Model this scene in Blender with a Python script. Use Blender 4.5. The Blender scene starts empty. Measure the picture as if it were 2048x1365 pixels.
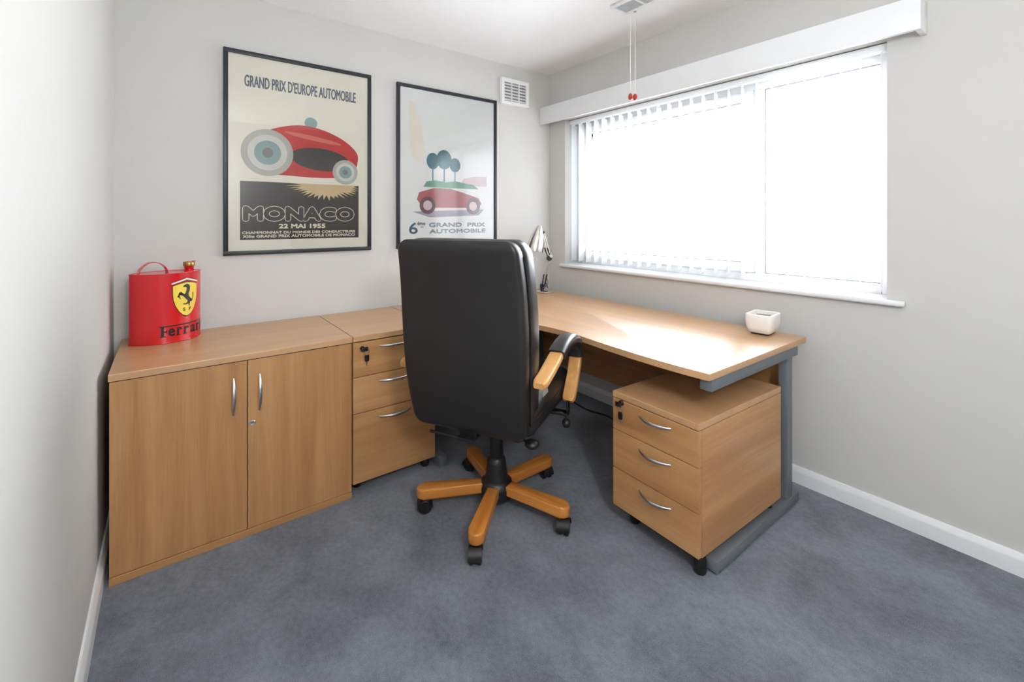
import bpy, bmesh, math, random
from mathutils import Vector, Matrix
from mathutils.geometry import tessellate_polygon
random.seed(7)
PI = math.pi
SC = bpy.context.scene
COL = SC.collection

# ------------------------------------------------------------------ camera
AZ = math.radians(52.75)          # viewing azimuth, from +X towards +Y
FPX, HORIZON, CZ = 906.0, 440.0, 1.24
cam = bpy.data.cameras.new('camera')
cam.sensor_width = 36.0
cam.lens = FPX * 36.0 / 2048.0
cam.shift_y = -(682.5 - HORIZON) / 2048.0
cam.clip_start = 0.02
cob = bpy.data.objects.new('camera', cam)
cob.location = (0, 0, CZ)
cob.rotation_euler = (PI / 2, 0, AZ - PI / 2)
COL.objects.link(cob)
SC.camera = cob

# ------------------------------------------------------------------ sky, light, exposure
SKY_STRENGTH = 13.0
FILL_STRENGTH = 55.0  # glow of the added fill pendant
world = bpy.data.worlds.new('overcast_sky')
SC.world = world
world.use_nodes = True
bg = world.node_tree.nodes['Background']
bg.inputs[0].default_value = (0.90, 0.95, 1.0, 1)
bg.inputs[1].default_value = SKY_STRENGTH
SC.view_settings.view_transform = 'Standard'
SC.view_settings.look = 'None'
SC.view_settings.exposure = 0.58
SC.view_settings.gamma = 1.0
SC.view_settings.use_curve_mapping = False
# sampling portal in the window opening
pl = bpy.data.lights.new('window_portal', 'AREA')
pl.shape = 'RECTANGLE'
pl.size, pl.size_y = 1.9, 1.06
pl.cycles.is_portal = True
po = bpy.data.objects.new('window_portal', pl)
po.location = (2.64, 1.506, 1.45)
po.rotation_euler = (PI / 2, 0, PI / 2)
COL.objects.link(po)

# ------------------------------------------------------------------ helpers
def s2l(c):
    c = c / 255.0
    return c / 12.92 if c <= 0.04045 else ((c + 0.055) / 1.055) ** 2.4

def rgb(r, g, b):
    return (s2l(r), s2l(g), s2l(b), 1.0)

def base_mat(name):
    m = bpy.data.materials.new(name)
    m.use_nodes = True
    nt = m.node_tree
    return m, nt, nt.nodes['Principled BSDF'], nt.nodes['Material Output']

def flat(name, col, rough=0.6, metal=0.0, coat=0.0, spec=0.5, var=0.03, scale=30.0, bump=0.0):
    """plain surface with faint procedural variation"""
    m, nt, p, out = base_mat(name)
    tc = nt.nodes.new('ShaderNodeTexCoord')
    n = nt.nodes.new('ShaderNodeTexNoise')
    n.inputs['Scale'].default_value = scale
    n.inputs['Detail'].default_value = 4
    nt.links.new(tc.outputs['Object'], n.inputs['Vector'])
    r = nt.nodes.new('ShaderNodeValToRGB')
    r.color_ramp.elements[0].position = 0.3
    r.color_ramp.elements[1].position = 0.7
    r.color_ramp.elements[0].color = tuple(max(0, c * (1 - var)) for c in col[:3]) + (1,)
    r.color_ramp.elements[1].color = tuple(min(1, c * (1 + var)) for c in col[:3]) + (1,)
    nt.links.new(n.outputs['Fac'], r.inputs[0])
    nt.links.new(r.outputs[0], p.inputs['Base Color'])
    p.inputs['Roughness'].default_value = rough
    p.inputs['Metallic'].default_value = metal
    p.inputs['Specular IOR Level'].default_value = spec
    p.inputs['Coat Weight'].default_value = coat
    p.inputs['Coat Roughness'].default_value = 0.1
    if bump:
        b = nt.nodes.new('ShaderNodeBump')
        b.inputs['Strength'].default_value = bump
        b.inputs['Distance'].default_value = 0.002
        nt.links.new(n.outputs['Fac'], b.inputs['Height'])
        nt.links.new(b.outputs[0], p.inputs['Normal'])
    return m

def wood(name, axis, dark, light, rough=0.32, across=14.0, along=0.9, contrast=1.0, spec=0.5):
    m, nt, p, out = base_mat(name)
    tc = nt.nodes.new('ShaderNodeTexCoord')
    oi = nt.nodes.new('ShaderNodeObjectInfo')
    mp = nt.nodes.new('ShaderNodeMapping')
    sc = [across] * 3
    sc['xyz'.index(axis)] = along
    mp.inputs['Scale'].default_value = sc
    mul = nt.nodes.new('ShaderNodeVectorMath')
    mul.operation = 'MULTIPLY'
    mul.inputs[1].default_value = (7.3, 11.1, 5.7)
    cmb = nt.nodes.new('ShaderNodeCombineXYZ')
    for i in range(3):
        nt.links.new(oi.outputs['Random'], cmb.inputs[i])
    nt.links.new(cmb.outputs[0], mul.inputs[0])
    nt.links.new(mul.outputs[0], mp.inputs['Location'])
    nt.links.new(tc.outputs['Object'], mp.inputs['Vector'])
    n1 = nt.nodes.new('ShaderNodeTexNoise')
    n1.inputs['Scale'].default_value = 1.0
    n1.inputs['Detail'].default_value = 5
    n1.inputs['Distortion'].default_value = 0.5
    nt.links.new(mp.outputs[0], n1.inputs['Vector'])
    mp2 = nt.nodes.new('ShaderNodeMapping')
    sc2 = [across * 16] * 3
    sc2['xyz'.index(axis)] = 6.0
    mp2.inputs['Scale'].default_value = sc2
    nt.links.new(tc.outputs['Object'], mp2.inputs['Vector'])
    n2 = nt.nodes.new('ShaderNodeTexNoise')
    n2.inputs['Scale'].default_value = 1.0
    n2.inputs['Detail'].default_value = 2
    nt.links.new(mp2.outputs[0], n2.inputs['Vector'])
    mx = nt.nodes.new('ShaderNodeMath')
    mx.operation = 'MULTIPLY_ADD'
    mx.inputs[1].default_value = 0.22
    nt.links.new(n2.outputs['Fac'], mx.inputs[0])
    ml = nt.nodes.new('ShaderNodeMath')
    ml.operation = 'MULTIPLY'
    ml.inputs[1].default_value = 0.78
    nt.links.new(n1.outputs['Fac'], ml.inputs[0])
    nt.links.new(ml.outputs[0], mx.inputs[2])
    r = nt.nodes.new('ShaderNodeValToRGB')
    e = r.color_ramp.elements
    h = 0.22 / contrast
    e[0].position, e[1].position = 0.5 - h, 0.5 + h
    e[0].color, e[1].color = dark, light
    nt.links.new(mx.outputs[0], r.inputs[0])
    nt.links.new(r.outputs[0], p.inputs['Base Color'])
    p.inputs['Roughness'].default_value = rough
    p.inputs['Specular IOR Level'].default_value = spec
    b = nt.nodes.new('ShaderNodeBump')
    b.inputs['Strength'].default_value = 0.04
    b.inputs['Distance'].default_value = 0.001
    nt.links.new(n2.outputs['Fac'], b.inputs['Height'])
    nt.links.new(b.outputs[0], p.inputs['Normal'])
    return m

def thin_glass(name, ior=1.45, rough=0.0):
    m, nt, p, out = base_mat(name)
    nt.nodes.remove(p)
    t = nt.nodes.new('ShaderNodeBsdfTransparent')
    g = nt.nodes.new('ShaderNodeBsdfGlossy')
    g.inputs['Roughness'].default_value = rough
    f = nt.nodes.new('ShaderNodeFresnel')
    f.inputs['IOR'].default_value = ior
    mx = nt.nodes.new('ShaderNodeMixShader')
    nt.links.new(f.outputs[0], mx.inputs[0])
    nt.links.new(t.outputs[0], mx.inputs[1])
    nt.links.new(g.outputs[0], mx.inputs[2])
    nt.links.new(mx.outputs[0], out.inputs[0])
    return m

def emit(name, col, strength):
    m, nt, p, out = base_mat(name)
    p.inputs['Base Color'].default_value = (0.9, 0.9, 0.9, 1)
    p.inputs['Emission Color'].default_value = col
    p.inputs['Emission Strength'].default_value = strength
    return m

def obj(name, bm, mat, parent=None, smooth=None):
    bmesh.ops.recalc_face_normals(bm, faces=bm.faces)
    me = bpy.data.meshes.new(name)
    bm.to_mesh(me)
    bm.free()
    me.materials.append(mat)
    if smooth is not None:
        me.shade_smooth()
        if smooth < 180:
            me.set_sharp_from_angle(angle=math.radians(smooth))
    o = bpy.data.objects.new(name, me)
    COL.objects.link(o)
    if parent is not None:
        o.parent = parent
    return o

def dup(o, parent, loc=None, rotz=None):
    c = o.copy()
    COL.objects.link(c)
    c.parent = parent
    if loc is not None:
        c.location = loc
    if rotz is not None:
        c.rotation_euler = (0, 0, rotz)
    for ch in list(o.children):
        dup(ch, c)
    return c

def thing(name, label, cat, loc=(0, 0, 0), rotz=0.0, group=None):
    o = bpy.data.objects.new(name, None)
    o.empty_display_size = 0.05
    COL.objects.link(o)
    o.location = loc
    o.rotation_euler = (0, 0, rotz)
    o['label'] = label
    o['category'] = cat
    if group:
        o['group'] = group
    return o

def struct(o, label=None):
    o['kind'] = 'structure'
    if label:
        o['label'] = label
    return o

def box(bm, x0, x1, y0, y1, z0, z1, bev=0.0, seg=2):
    vs = [bm.verts.new(v) for v in ((x0, y0, z0), (x1, y0, z0), (x1, y1, z0), (x0, y1, z0),
                                    (x0, y0, z1), (x1, y0, z1), (x1, y1, z1), (x0, y1, z1))]
    fs = [bm.faces.new([vs[i] for i in f]) for f in
          ((3, 2, 1, 0), (4, 5, 6, 7), (0, 1, 5, 4), (1, 2, 6, 5), (2, 3, 7, 6), (3, 0, 4, 7))]
    if bev:
        es = list({e for f in fs for e in f.edges})
        bmesh.ops.bevel(bm, geom=es, offset=bev, segments=seg, profile=0.5, affect='EDGES')
    return bm

def B(*a, **k):
    return box(bmesh.new(), *a, **k)

def prism(bm, pts, z0, z1, bev=0.0, seg=2):
    """polygon in XY extruded along Z"""
    lo = [bm.verts.new((x, y, z0)) for x, y in pts]
    hi = [bm.verts.new((x, y, z1)) for x, y in pts]
    n = len(pts)
    a = bm.faces.new(lo[::-1])
    b = bm.faces.new(hi)
    for i in range(n):
        bm.faces.new((lo[i], lo[(i + 1) % n], hi[(i + 1) % n], hi[i]))
    if bev:
        bmesh.ops.bevel(bm, geom=list(a.edges) + list(b.edges), offset=bev, segments=seg, profile=0.5, affect='EDGES')
    return bm

def lathe(bm, prof, segs=32, origin=(0, 0, 0), mat=None):
    """prof: list of (r, z) from bottom to top; closed with caps when r = 0"""
    rings = []
    M = mat or Matrix.Identity(4)
    o = Vector(origin)
    for r, z in prof:
        if r < 1e-6:
            rings.append([bm.verts.new(M @ Vector((0, 0, z)) + o)])
        else:
            rings.append([bm.verts.new(M @ Vector((r * math.cos(2 * PI * i / segs), r * math.sin(2 * PI * i / segs), z)) + o)
                          for i in range(segs)])
    for a, b in zip(rings[:-1], rings[1:]):
        for i in range(segs):
            j = (i + 1) % segs
            if len(a) == 1 and len(b) == 1:
                continue
            if len(a) == 1:
                bm.faces.new((a[0], b[i], b[j]))
            elif len(b) == 1:
                bm.faces.new((a[i], a[j], b[0]))
            else:
                bm.faces.new((a[i], a[j], b[j], b[i]))
    return bm

def spline(pts, n=8):
    """Catmull-Rom through points"""
    P = [Vector(p) for p in pts]
    P = [P[0] * 2 - P[1]] + P + [P[-1] * 2 - P[-2]]
    out = []
    for i in range(1, len(P) - 2):
        for k in range(n):
            t = k / n
            a, b, c, d = P[i - 1], P[i], P[i + 1], P[i + 2]
            out.append(0.5 * ((2 * b) + (c - a) * t + (2 * a - 5 * b + 4 * c - d) * t * t + (3 * b - a - 3 * c + d) * t ** 3))
    out.append(P[-2].copy())
    return out

def sweep(bm, path, section, up=(0, 0, 1), scale=None, close=False):
    """sweep closed 2-D section [(a,b)] along path; a along side, b along local up"""
    path = [Vector(p) for p in path]
    n = len(path)
    rings = []
    up = Vector(up)
    for i, p in enumerate(path):
        if close:
            t = (path[(i + 1) % n] - path[i - 1]).normalized()
        else:
            t = (path[min(i + 1, n - 1)] - path[max(i - 1, 0)]).normalized()
        side = t.cross(up)
        if side.length < 1e-5:
            side = t.cross(Vector((1, 0, 0.01)))
        side.normalize()
        u = side.cross(t).normalized()
        k = scale(i / (n - 1)) if scale else 1.0
        ka, kb = k if isinstance(k, tuple) else (k, k)
        rings.append([bm.verts.new(p + side * a * ka + u * b * kb) for a, b in section])
    m = len(section)
    pairs = list(zip(rings[:-1], rings[1:]))
    if close:
        pairs.append((rings[-1], rings[0]))
    for r0, r1 in pairs:
        for i in range(m):
            j = (i + 1) % m
            bm.faces.new((r0[i], r0[j], r1[j], r1[i]))
    if not close:
        bm.faces.new(rings[0][::-1])
        bm.faces.new(rings[-1])
    return bm

def circ(r, n=10, ry=None):
    ry = ry or r
    return [(r * math.cos(2 * PI * i / n), ry * math.sin(2 * PI * i / n)) for i in range(n)]

def rrect(w, h, r, n=4):
    out = []
    for cx, cy, a0 in ((w / 2 - r, h / 2 - r, 0), (-w / 2 + r, h / 2 - r, PI / 2), (-w / 2 + r, -h / 2 + r, PI), (w / 2 - r, -h / 2 + r, 1.5 * PI)):
        for i in range(n + 1):
            a = a0 + PI / 2 * i / n
            out.append((cx + r * math.cos(a), cy + r * math.sin(a)))
    return out

def text_bm(body, x0, x1, z0, z1, offset=0.0, keep=False):
    """built-in font, fitted into a box; returned as flat bmesh in the XZ plane"""
    cu = bpy.data.curves.new('lettering', 'FONT')
    cu.body = body
    cu.resolution_u = 3
    ob = bpy.data.objects.new('lettering', cu)
    COL.objects.link(ob)
    dg = bpy.context.evaluated_depsgraph_get()
    me = bpy.data.meshes.new_from_object(ob.evaluated_get(dg))
    COL.objects.unlink(ob)
    bpy.data.objects.remove(ob)
    bm = bmesh.new()
    bm.from_mesh(me)
    bpy.data.meshes.remove(me)
    xs = [v.co.x for v in bm.verts]
    ys = [v.co.y for v in bm.verts]
    ax, bx_, ay, by_ = min(xs), max(xs), min(ys), max(ys)
    for v in bm.verts:
        v.co = Vector((x0 + offset + (v.co.x - ax) / (bx_ - ax) * (x1 - x0 - 2 * offset), 0,
                       z0 + offset + (v.co.y - ay) / (by_ - ay) * (z1 - z0 - 2 * offset)))
    if offset:                                    # heavier strokes: overlapping shifted glyphs
        src = list(bm.faces)
        for k in range(8):
            a = 2 * PI * k / 8
            new = bmesh.ops.duplicate(bm, geom=src)['geom']
            for v in new:
                if isinstance(v, bmesh.types.BMVert):
                    v.co += Vector((offset * math.cos(a), -0.00001 * (k + 1), offset * math.sin(a)))
    return bm

def shift_y(bm, y):
    for v in bm.verts:
        v.co.y += y
    return bm

def poly_bm(polys, y=0.0):
    """flat polygons in the XZ plane"""
    bm = bmesh.new()
    for p in polys:
        vs = [bm.verts.new((x, y, z)) for x, z in p]
        for t in tessellate_polygon([[Vector((x, z, 0)) for x, z in p]]):
            try:
                bm.faces.new([vs[i] for i in t])
            except ValueError:
                pass
    return bm

def ell(cx, cz, rx, rz, n=28, a=0.0, t0=0.0, t1=2 * PI):
    out = []
    for i in range(n):
        t = t0 + (t1 - t0) * i / (n if abs(t1 - t0 - 2 * PI) < 1e-6 else n - 1)
        x, z = rx * math.cos(t), rz * math.sin(t)
        out.append((cx + x * math.cos(a) - z * math.sin(a), cz + x * math.sin(a) + z * math.cos(a)))
    return out

def pix(u, v, depth):
    """point seen at a photo pixel at a given distance along the view axis"""
    Fv = Vector((math.cos(AZ), math.sin(AZ), 0))
    Rv = Vector((math.sin(AZ), -math.cos(AZ), 0))
    return Vector((0, 0, CZ)) + depth * (Fv + Rv * ((u - 1024) / FPX) + Vector((0, 0, 1)) * ((HORIZON - v) / FPX))

# ------------------------------------------------------------------ materials
M = {}
M['wall'] = flat('wall_paint', rgb(208, 206, 202), 0.85, spec=0.2, var=0.012, scale=3, bump=0.02)
M['ceiling'] = flat('ceiling_paint', rgb(250, 250, 250), 0.9, spec=0.2, var=0.008, scale=3)
M['gloss_white'] = flat('white_gloss_paint', rgb(238, 239, 240), 0.3, var=0.01, scale=8)
M['upvc'] = flat('white_window_frame', rgb(244, 245, 246), 0.3, var=0.005)
M['gasket'] = flat('window_gasket', rgb(158, 162, 170), 0.6)
M['vent_white'] = flat('white_vent_plastic', rgb(238, 238, 237), 0.45, var=0.01)
M['vent_dark'] = flat('vent_dark_backing', rgb(140, 140, 142), 0.8)
M['vent_slat'] = flat('grey_white_slat', rgb(205, 206, 208), 0.5)
M['silver'] = flat('brushed_silver', rgb(205, 205, 205), 0.28, metal=1.0, var=0.03)
M['chrome'] = flat('lamp_chrome', rgb(225, 220, 210), 0.16, metal=1.0, var=0.02)
M['black'] = flat('black_plastic', rgb(24, 24, 25), 0.42, var=0.05)
M['blackmetal'] = flat('black_metal', rgb(22, 22, 24), 0.35, var=0.05)
M['grey_metal'] = flat('grey_powder_coated_steel', rgb(106, 110, 115), 0.42, var=0.03, scale=60)
M['leather'] = flat('dark_brown_leather', rgb(32, 30, 30), 0.40, var=0.10, scale=14, bump=0.10)
M['cushion_leather'] = flat('smooth_brown_leather', rgb(36, 33, 34), 0.30, var=0.10, scale=14, bump=0.08, spec=0.7)
M['pad_leather'] = flat('arm_pad_leather', rgb(38, 36, 38), 0.30, var=0.08, scale=20, bump=0.05)
M['red'] = flat('red_enamel', rgb(206, 20, 30), 0.22, coat=0.4, var=0.03, scale=5)
M['brass'] = flat('aged_brass', rgb(176, 138, 84), 0.35, metal=0.9, var=0.12, scale=60)
M['yellow'] = flat('yellow_print', rgb(240, 208, 82), 0.35)
M['print_black'] = flat('black_print', rgb(22, 20, 22), 0.4)
M['print_white'] = flat('white_print', rgb(244, 236, 226), 0.5)
M['pot'] = flat('white_ceramic', rgb(236, 232, 226), 0.35, var=0.01)
M['soil'] = flat('dark_grey_insert', rgb(118, 112, 108), 0.9, var=0.3, scale=90)
M['cream_tag'] = flat('cream_fabric', rgb(205, 192, 176), 0.8, var=0.06)
M['acorn'] = flat('red_varnished_wood', rgb(170, 52, 38), 0.3, var=0.12)
M['cord'] = flat('white_cord', rgb(236, 234, 228), 0.8)
M['frame_black'] = flat('black_picture_frame', rgb(34, 38, 46), 0.4, var=0.05)
M['opal'] = emit('fill_globe_glow', (0.92, 0.96, 1.0, 1), FILL_STRENGTH)
M['glass'] = thin_glass('window_glass')
M['picture_glass'] = thin_glass('picture_glass', 1.5, 0.02)

WD, WL = rgb(158, 110, 66), rgb(204, 156, 106)
M['wood_x'] = wood('beech_laminate_x', 'x', WD, WL)
M['wood_y'] = wood('beech_laminate_y', 'y', WD, WL)
M['wood_z'] = wood('beech_laminate_z', 'z', WD, WL)
TD, TL = rgb(178, 134, 92), rgb(206, 164, 120)
M['top_x'] = wood('beech_worktop_x', 'x', TD, TL, rough=0.32, contrast=0.8, spec=0.9)
M['top_y'] = wood('beech_worktop_y', 'y', TD, TL, rough=0.32, contrast=0.8, spec=0.9)
M['honey'] = wood('honey_varnished_wood', 'x', rgb(170, 98, 36), rgb(206, 138, 66), rough=0.26, across=22)
M['arm_wood'] = wood('pale_honey_arm_wood', 'y', rgb(192, 132, 68), rgb(224, 172, 108), rough=0.28, across=22)

def vane_mat():
    m, nt, p, out = base_mat('translucent_white_fabric')
    t = nt.nodes.new('ShaderNodeBsdfTranslucent')
    t.inputs[0].default_value = (0.92, 0.93, 0.95, 1)
    p.inputs['Base Color'].default_value = (0.9, 0.9, 0.9, 1)
    p.inputs['Roughness'].default_value = 0.8
    n = nt.nodes.new('ShaderNodeTexNoise')
    n.inputs['Scale'].default_value = 300
    b = nt.nodes.new('ShaderNodeBump')
    b.inputs['Strength'].default_value = 0.05
    nt.links.new(n.outputs['Fac'], b.inputs['Height'])
    nt.links.new(b.outputs[0], p.inputs['Normal'])
    mx = nt.nodes.new('ShaderNodeMixShader')
    mx.inputs[0].default_value = 0.62
    nt.links.new(p.outputs[0], mx.inputs[1])
    nt.links.new(t.outputs[0], mx.inputs[2])
    nt.links.new(mx.outputs[0], out.inputs[0])
    return m
M['vane'] = vane_mat()

def carpet_mat():
    m, nt, p, out = base_mat('blue_grey_carpet')
    tc = nt.nodes.new('ShaderNodeTexCoord')
    def noise(scale, detail, dist=0.0, stretch=None, rough=0.5):
        n = nt.nodes.new('ShaderNodeTexNoise')
        n.inputs['Scale'].default_value = scale
        n.inputs['Detail'].default_value = detail
        n.inputs['Distortion'].default_value = dist
        n.inputs['Roughness'].default_value = rough
        if stretch:
            mp = nt.nodes.new('ShaderNodeMapping')
            mp.inputs['Scale'].default_value = stretch
            mp.inputs['Rotation'].default_value = (0, 0, 0.6)
            nt.links.new(tc.outputs['Object'], mp.inputs['Vector'])
            nt.links.new(mp.outputs[0], n.inputs['Vector'])
        else:
            nt.links.new(tc.outputs['Object'], n.inputs['Vector'])
        return n
    big = noise(3.6, 6, 0.3, (1.0, 0.8, 1), 0.6)
    mid = noise(60, 4, 0.2, (1.0, 0.8, 1))
    fine = noise(330, 3, 0.0, None, 0.7)
    def madd(a, k, b):
        q = nt.nodes.new('ShaderNodeMath')
        q.operation = 'MULTIPLY_ADD'
        q.inputs[1].default_value = k
        nt.links.new(a, q.inputs[0])
        if isinstance(b, float):
            q.inputs[2].default_value = b
        else:
            nt.links.new(b, q.inputs[2])
        return q.outputs[0]
    v = madd(big.outputs['Fac'], 0.48, -0.04)
    v = madd(mid.outputs['Fac'], 0.18, v)
    v = madd(fine.outputs['Fac'], 0.42, v)
    r = nt.nodes.new('ShaderNodeValToRGB')
    e = r.color_ramp.elements
    e[0].position, e[1].position = 0.36, 0.64
    e[0].color, e[1].color = rgb(74, 78, 86), rgb(138, 143, 154)
    nt.links.new(v, r.inputs[0])
    nt.links.new(r.outputs[0], p.inputs['Base Color'])
    p.inputs['Roughness'].default_value = 0.95
    p.inputs['Specular IOR Level'].default_value = 0.1
    p.inputs['Sheen Weight'].default_value = 0.25
    p.inputs['Sheen Roughness'].default_value = 0.5
    b = nt.nodes.new('ShaderNodeBump')
    b.inputs['Strength'].default_value = 0.6
    b.inputs['Distance'].default_value = 0.004
    nt.links.new(fine.outputs['Fac'], b.inputs['Height'])
    nt.links.new(b.outputs[0], p.inputs['Normal'])
    return m
M['carpet'] = carpet_mat()

# ------------------------------------------------------------------ room shell
XL, XW, YB, YF, ZC = -0.187, 2.37, 2.635, -0.80, 2.366
WY0, WY1, WZ0, WZ1 = 0.553, 2.461, 0.90, 1.99       # window opening
XO = 2.64                                            # outside face
struct(obj('floor', B(XL - 0.1, XO, YF - 0.1, YB + 0.1, -0.1, 0.0), M['carpet']))
struct(obj('ceiling', B(XL - 0.1, XO, YF - 0.1, YB + 0.1, ZC, ZC + 0.1), M['ceiling']))
struct(obj('wall_back', B(XL - 0.1, XO, YB, YB + 0.1, 0, ZC), M['wall']))
struct(obj('wall_left', B(XL - 0.1, XL, YF, YB, 0, ZC), M['wall']))
struct(obj('wall_front', B(XL - 0.1, XO, YF - 0.1, YF, 0, ZC), M['wall']))
bm = bmesh.new()
box(bm, XW, XO, YF, WY0, 0, ZC)
box(bm, XW, XO, WY1, YB, 0, ZC)
box(bm, XW, XO, WY0, WY1, 0, WZ0)
box(bm, XW, XO, WY0, WY1, WZ1, ZC)
struct(obj('wall_right', bm, M['wall']))

def skirting(name, x0, y0, x1, y1, nx, ny):
    """moulded board along a wall; (nx, ny) points into the room"""
    prof = [(0, 0), (0.0155, 0), (0.0155, 0.052), (0.0145, 0.060), (0.0105, 0.067), (0.0085, 0.074), (0.006, 0.078), (0, 0.078)]
    bm = bmesh.new()
    rings = []
    for x, y in ((x0, y0), (x1, y1)):
        rings.append([bm.verts.new((x + nx * d, y + ny * d, z)) for d, z in prof])
    n = len(prof)
    for i in range(n):
        j = (i + 1) % n
        bm.faces.new((rings[0][i], rings[0][j], rings[1][j], rings[1][i]))
    bm.faces.new(rings[0][::-1])
    bm.faces.new(rings[1])
    return struct(obj(name, bm, M['gloss_white'], smooth=25))
skirting('baseboard_right', XW, YF + 0.016, XW, YB - 0.016, -1, 0)
skirting('baseboard_left', XL, YF + 0.016, XL, YB - 0.016, 1, 0)
skirting('baseboard_back', XL, YB, XW, YB, 0, -1)
skirting('baseboard_front', XL, YF, XW, YF, 0, 1)

# window sill board with rounded nose
bm = bmesh.new()
box(bm, 2.3705, 2.50, WY0 + 0.0005, WY1 - 0.0005, 0.9005, 0.912)
box(bm, 2.336, 2.3705, WY0 - 0.062, WY1 + 0.036, 0.889, 0.912, bev=0.009, seg=4)
struct(obj('trim_1', bm, M['gloss_white'], smooth=35), 'white window sill board with rounded nose')
# box pelmet above the window
bm = bmesh.new()
PXF, PY0, PZ0, PZ1 = 2.269, 0.428, 1.966, 2.094
box(bm, PXF, PXF + 0.020, PY0, YB - 0.001, PZ0, PZ1, bev=0.0015)
box(bm, PXF + 0.0205, XW - 0.0005, PY0, PY0 + 0.02, PZ0, PZ1, bev=0.0015)
box(bm, PXF + 0.0205, XW - 0.0005, PY0 + 0.0205, YB - 0.001, PZ1 - 0.018, PZ1)
struct(obj('trim_2', bm, M['gloss_white'], smooth=35), 'long white box pelmet above the window')

# ------------------------------------------------------------------ window
win = struct(thing('window_1', 'white framed window with a wide opening sash and a narrow fixed pane', 'window', (2.50, 1.507, 0.9)))
del win['category']
def wb(name, y0, y1, z0, z1, x0, x1, mat, parent, bev=0.004):
    return obj(name, B(x0 - 2.50, x1 - 2.50, y0 - 1.507, y1 - 1.507, z0 - 0.9, z1 - 0.9, bev=bev), mat, parent, smooth=35)
fx0, fx1 = 2.505, 2.575
wb('frame_jamb', WY0 + 0.0005, WY0 + 0.05, WZ0 + 0.0005, WZ1 - 0.0005, fx0, fx1, M['upvc'], win)
wb('frame_jamb', WY1 - 0.05, WY1 - 0.0005, WZ0 + 0.0005, WZ1 - 0.0005, fx0, fx1, M['upvc'], win)
wb('frame_head', WY0 + 0.0505, WY1 - 0.0505, WZ1 - 0.055, WZ1 - 0.0005, fx0, fx1, M['upvc'], win)
wb('frame_bottom_rail', WY0 + 0.0505, WY1 - 0.0505, WZ0 + 0.0005, WZ0 + 0.055, fx0, fx1, M['upvc'], win)
wb('mullion', 1.100, 1.150, WZ0 + 0.0555, WZ1 - 0.0555, fx0, fx1, M['upvc'], win)
# opening sash
sy0, sy1, sz0, sz1, sw = 1.1505, WY1 - 0.051, WZ0 + 0.056, WZ1 - 0.056, 0.06
sx0 = 2.492
sash = wb('sash_stile', sy0, sy0 + sw, sz0, sz1, sx0, fx1 - 0.01, M['upvc'], win)
wb('sash_stile', sy1 - sw, sy1, sz0, sz1, sx0, fx1 - 0.01, M['upvc'], win)
wb('sash_rail', sy0 + sw, sy1 - sw, sz0, sz0 + 0.05, sx0, fx1 - 0.01, M['upvc'], win)
wb('sash_rail', sy0 + sw, sy1 - sw, sz1 - 0.05, sz1, sx0, fx1 - 0.01, M['upvc'], win)
# glazing gaskets and panes
def gasket(y0, y1, z0, z1, x):
    bm = bmesh.new()
    g = 0.006
    box(bm, x, x + 0.01, y0, y0 + g, z0, z1)
    box(bm, x, x + 0.01, y1 - g, y1, z0, z1)
    box(bm, x, x + 0.01, y0 + g, y1 - g, z0, z0 + g)
    box(bm, x, x + 0.01, y0 + g, y1 - g, z1 - g, z1)
    for v in bm.verts:
        v.co -= Vector((2.50, 1.507, 0.9))
    return obj('gasket', bm, M['gasket'], win)
gasket(sy0 + sw, sy1 - sw, sz0 + 0.05, sz1 - 0.05, 2.512)
gasket(WY0 + 0.05, 1.100, WZ0 + 0.055, WZ1 - 0.055, 2.522)
wb('glass_pane', sy0 + sw, sy1 - sw, sz0 + 0.05, sz1 - 0.05, 2.524, 2.528, M['glass'], win, bev=0)
wb('glass_pane', WY0 + 0.05, 1.100, WZ0 + 0.055, WZ1 - 0.055, 2.534, 2.538, M['glass'], win, bev=0)
for hy in (1.18, sy1 - 0.03):
    bm = bmesh.new()
    box(bm, -0.020, -0.008, hy - 1.507 - 0.012, hy - 1.507 + 0.012, 0.10, 0.17, bev=0.003)
    box(bm, -0.042, -0.020, hy - 1.507 - 0.007, hy - 1.507 + 0.007, 0.125, 0.145, bev=0.003)
    box(bm, -0.054, -0.042, hy - 1.507 - 0.008, hy - 1.507 + 0.008, 0.05, 0.15, bev=0.003)
    obj('handle', bm, M['upvc'], win, smooth=35)

# ------------------------------------------------------------------ vertical blind
vb = thing('vertical_blind', 'white vertical blind with open translucent vanes hanging in the window', 'blind', (2.43, 1.507, 0.912))
def vbx(x0, x1, y0, y1, z0, z1, **k):
    return B(x0 - 2.43, x1 - 2.43, y0 - 1.507, y1 - 1.507, z0 - 0.912, z1 - 0.912, **k)
obj('headrail', vbx(2.41, 2.45, WY0 + 0.006, WY1 - 0.008, 1.956, 1.986, bev=0.002), M['upvc'], vb, smooth=35)
NV = 26
VH = 1.012
bm = bmesh.new()
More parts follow.
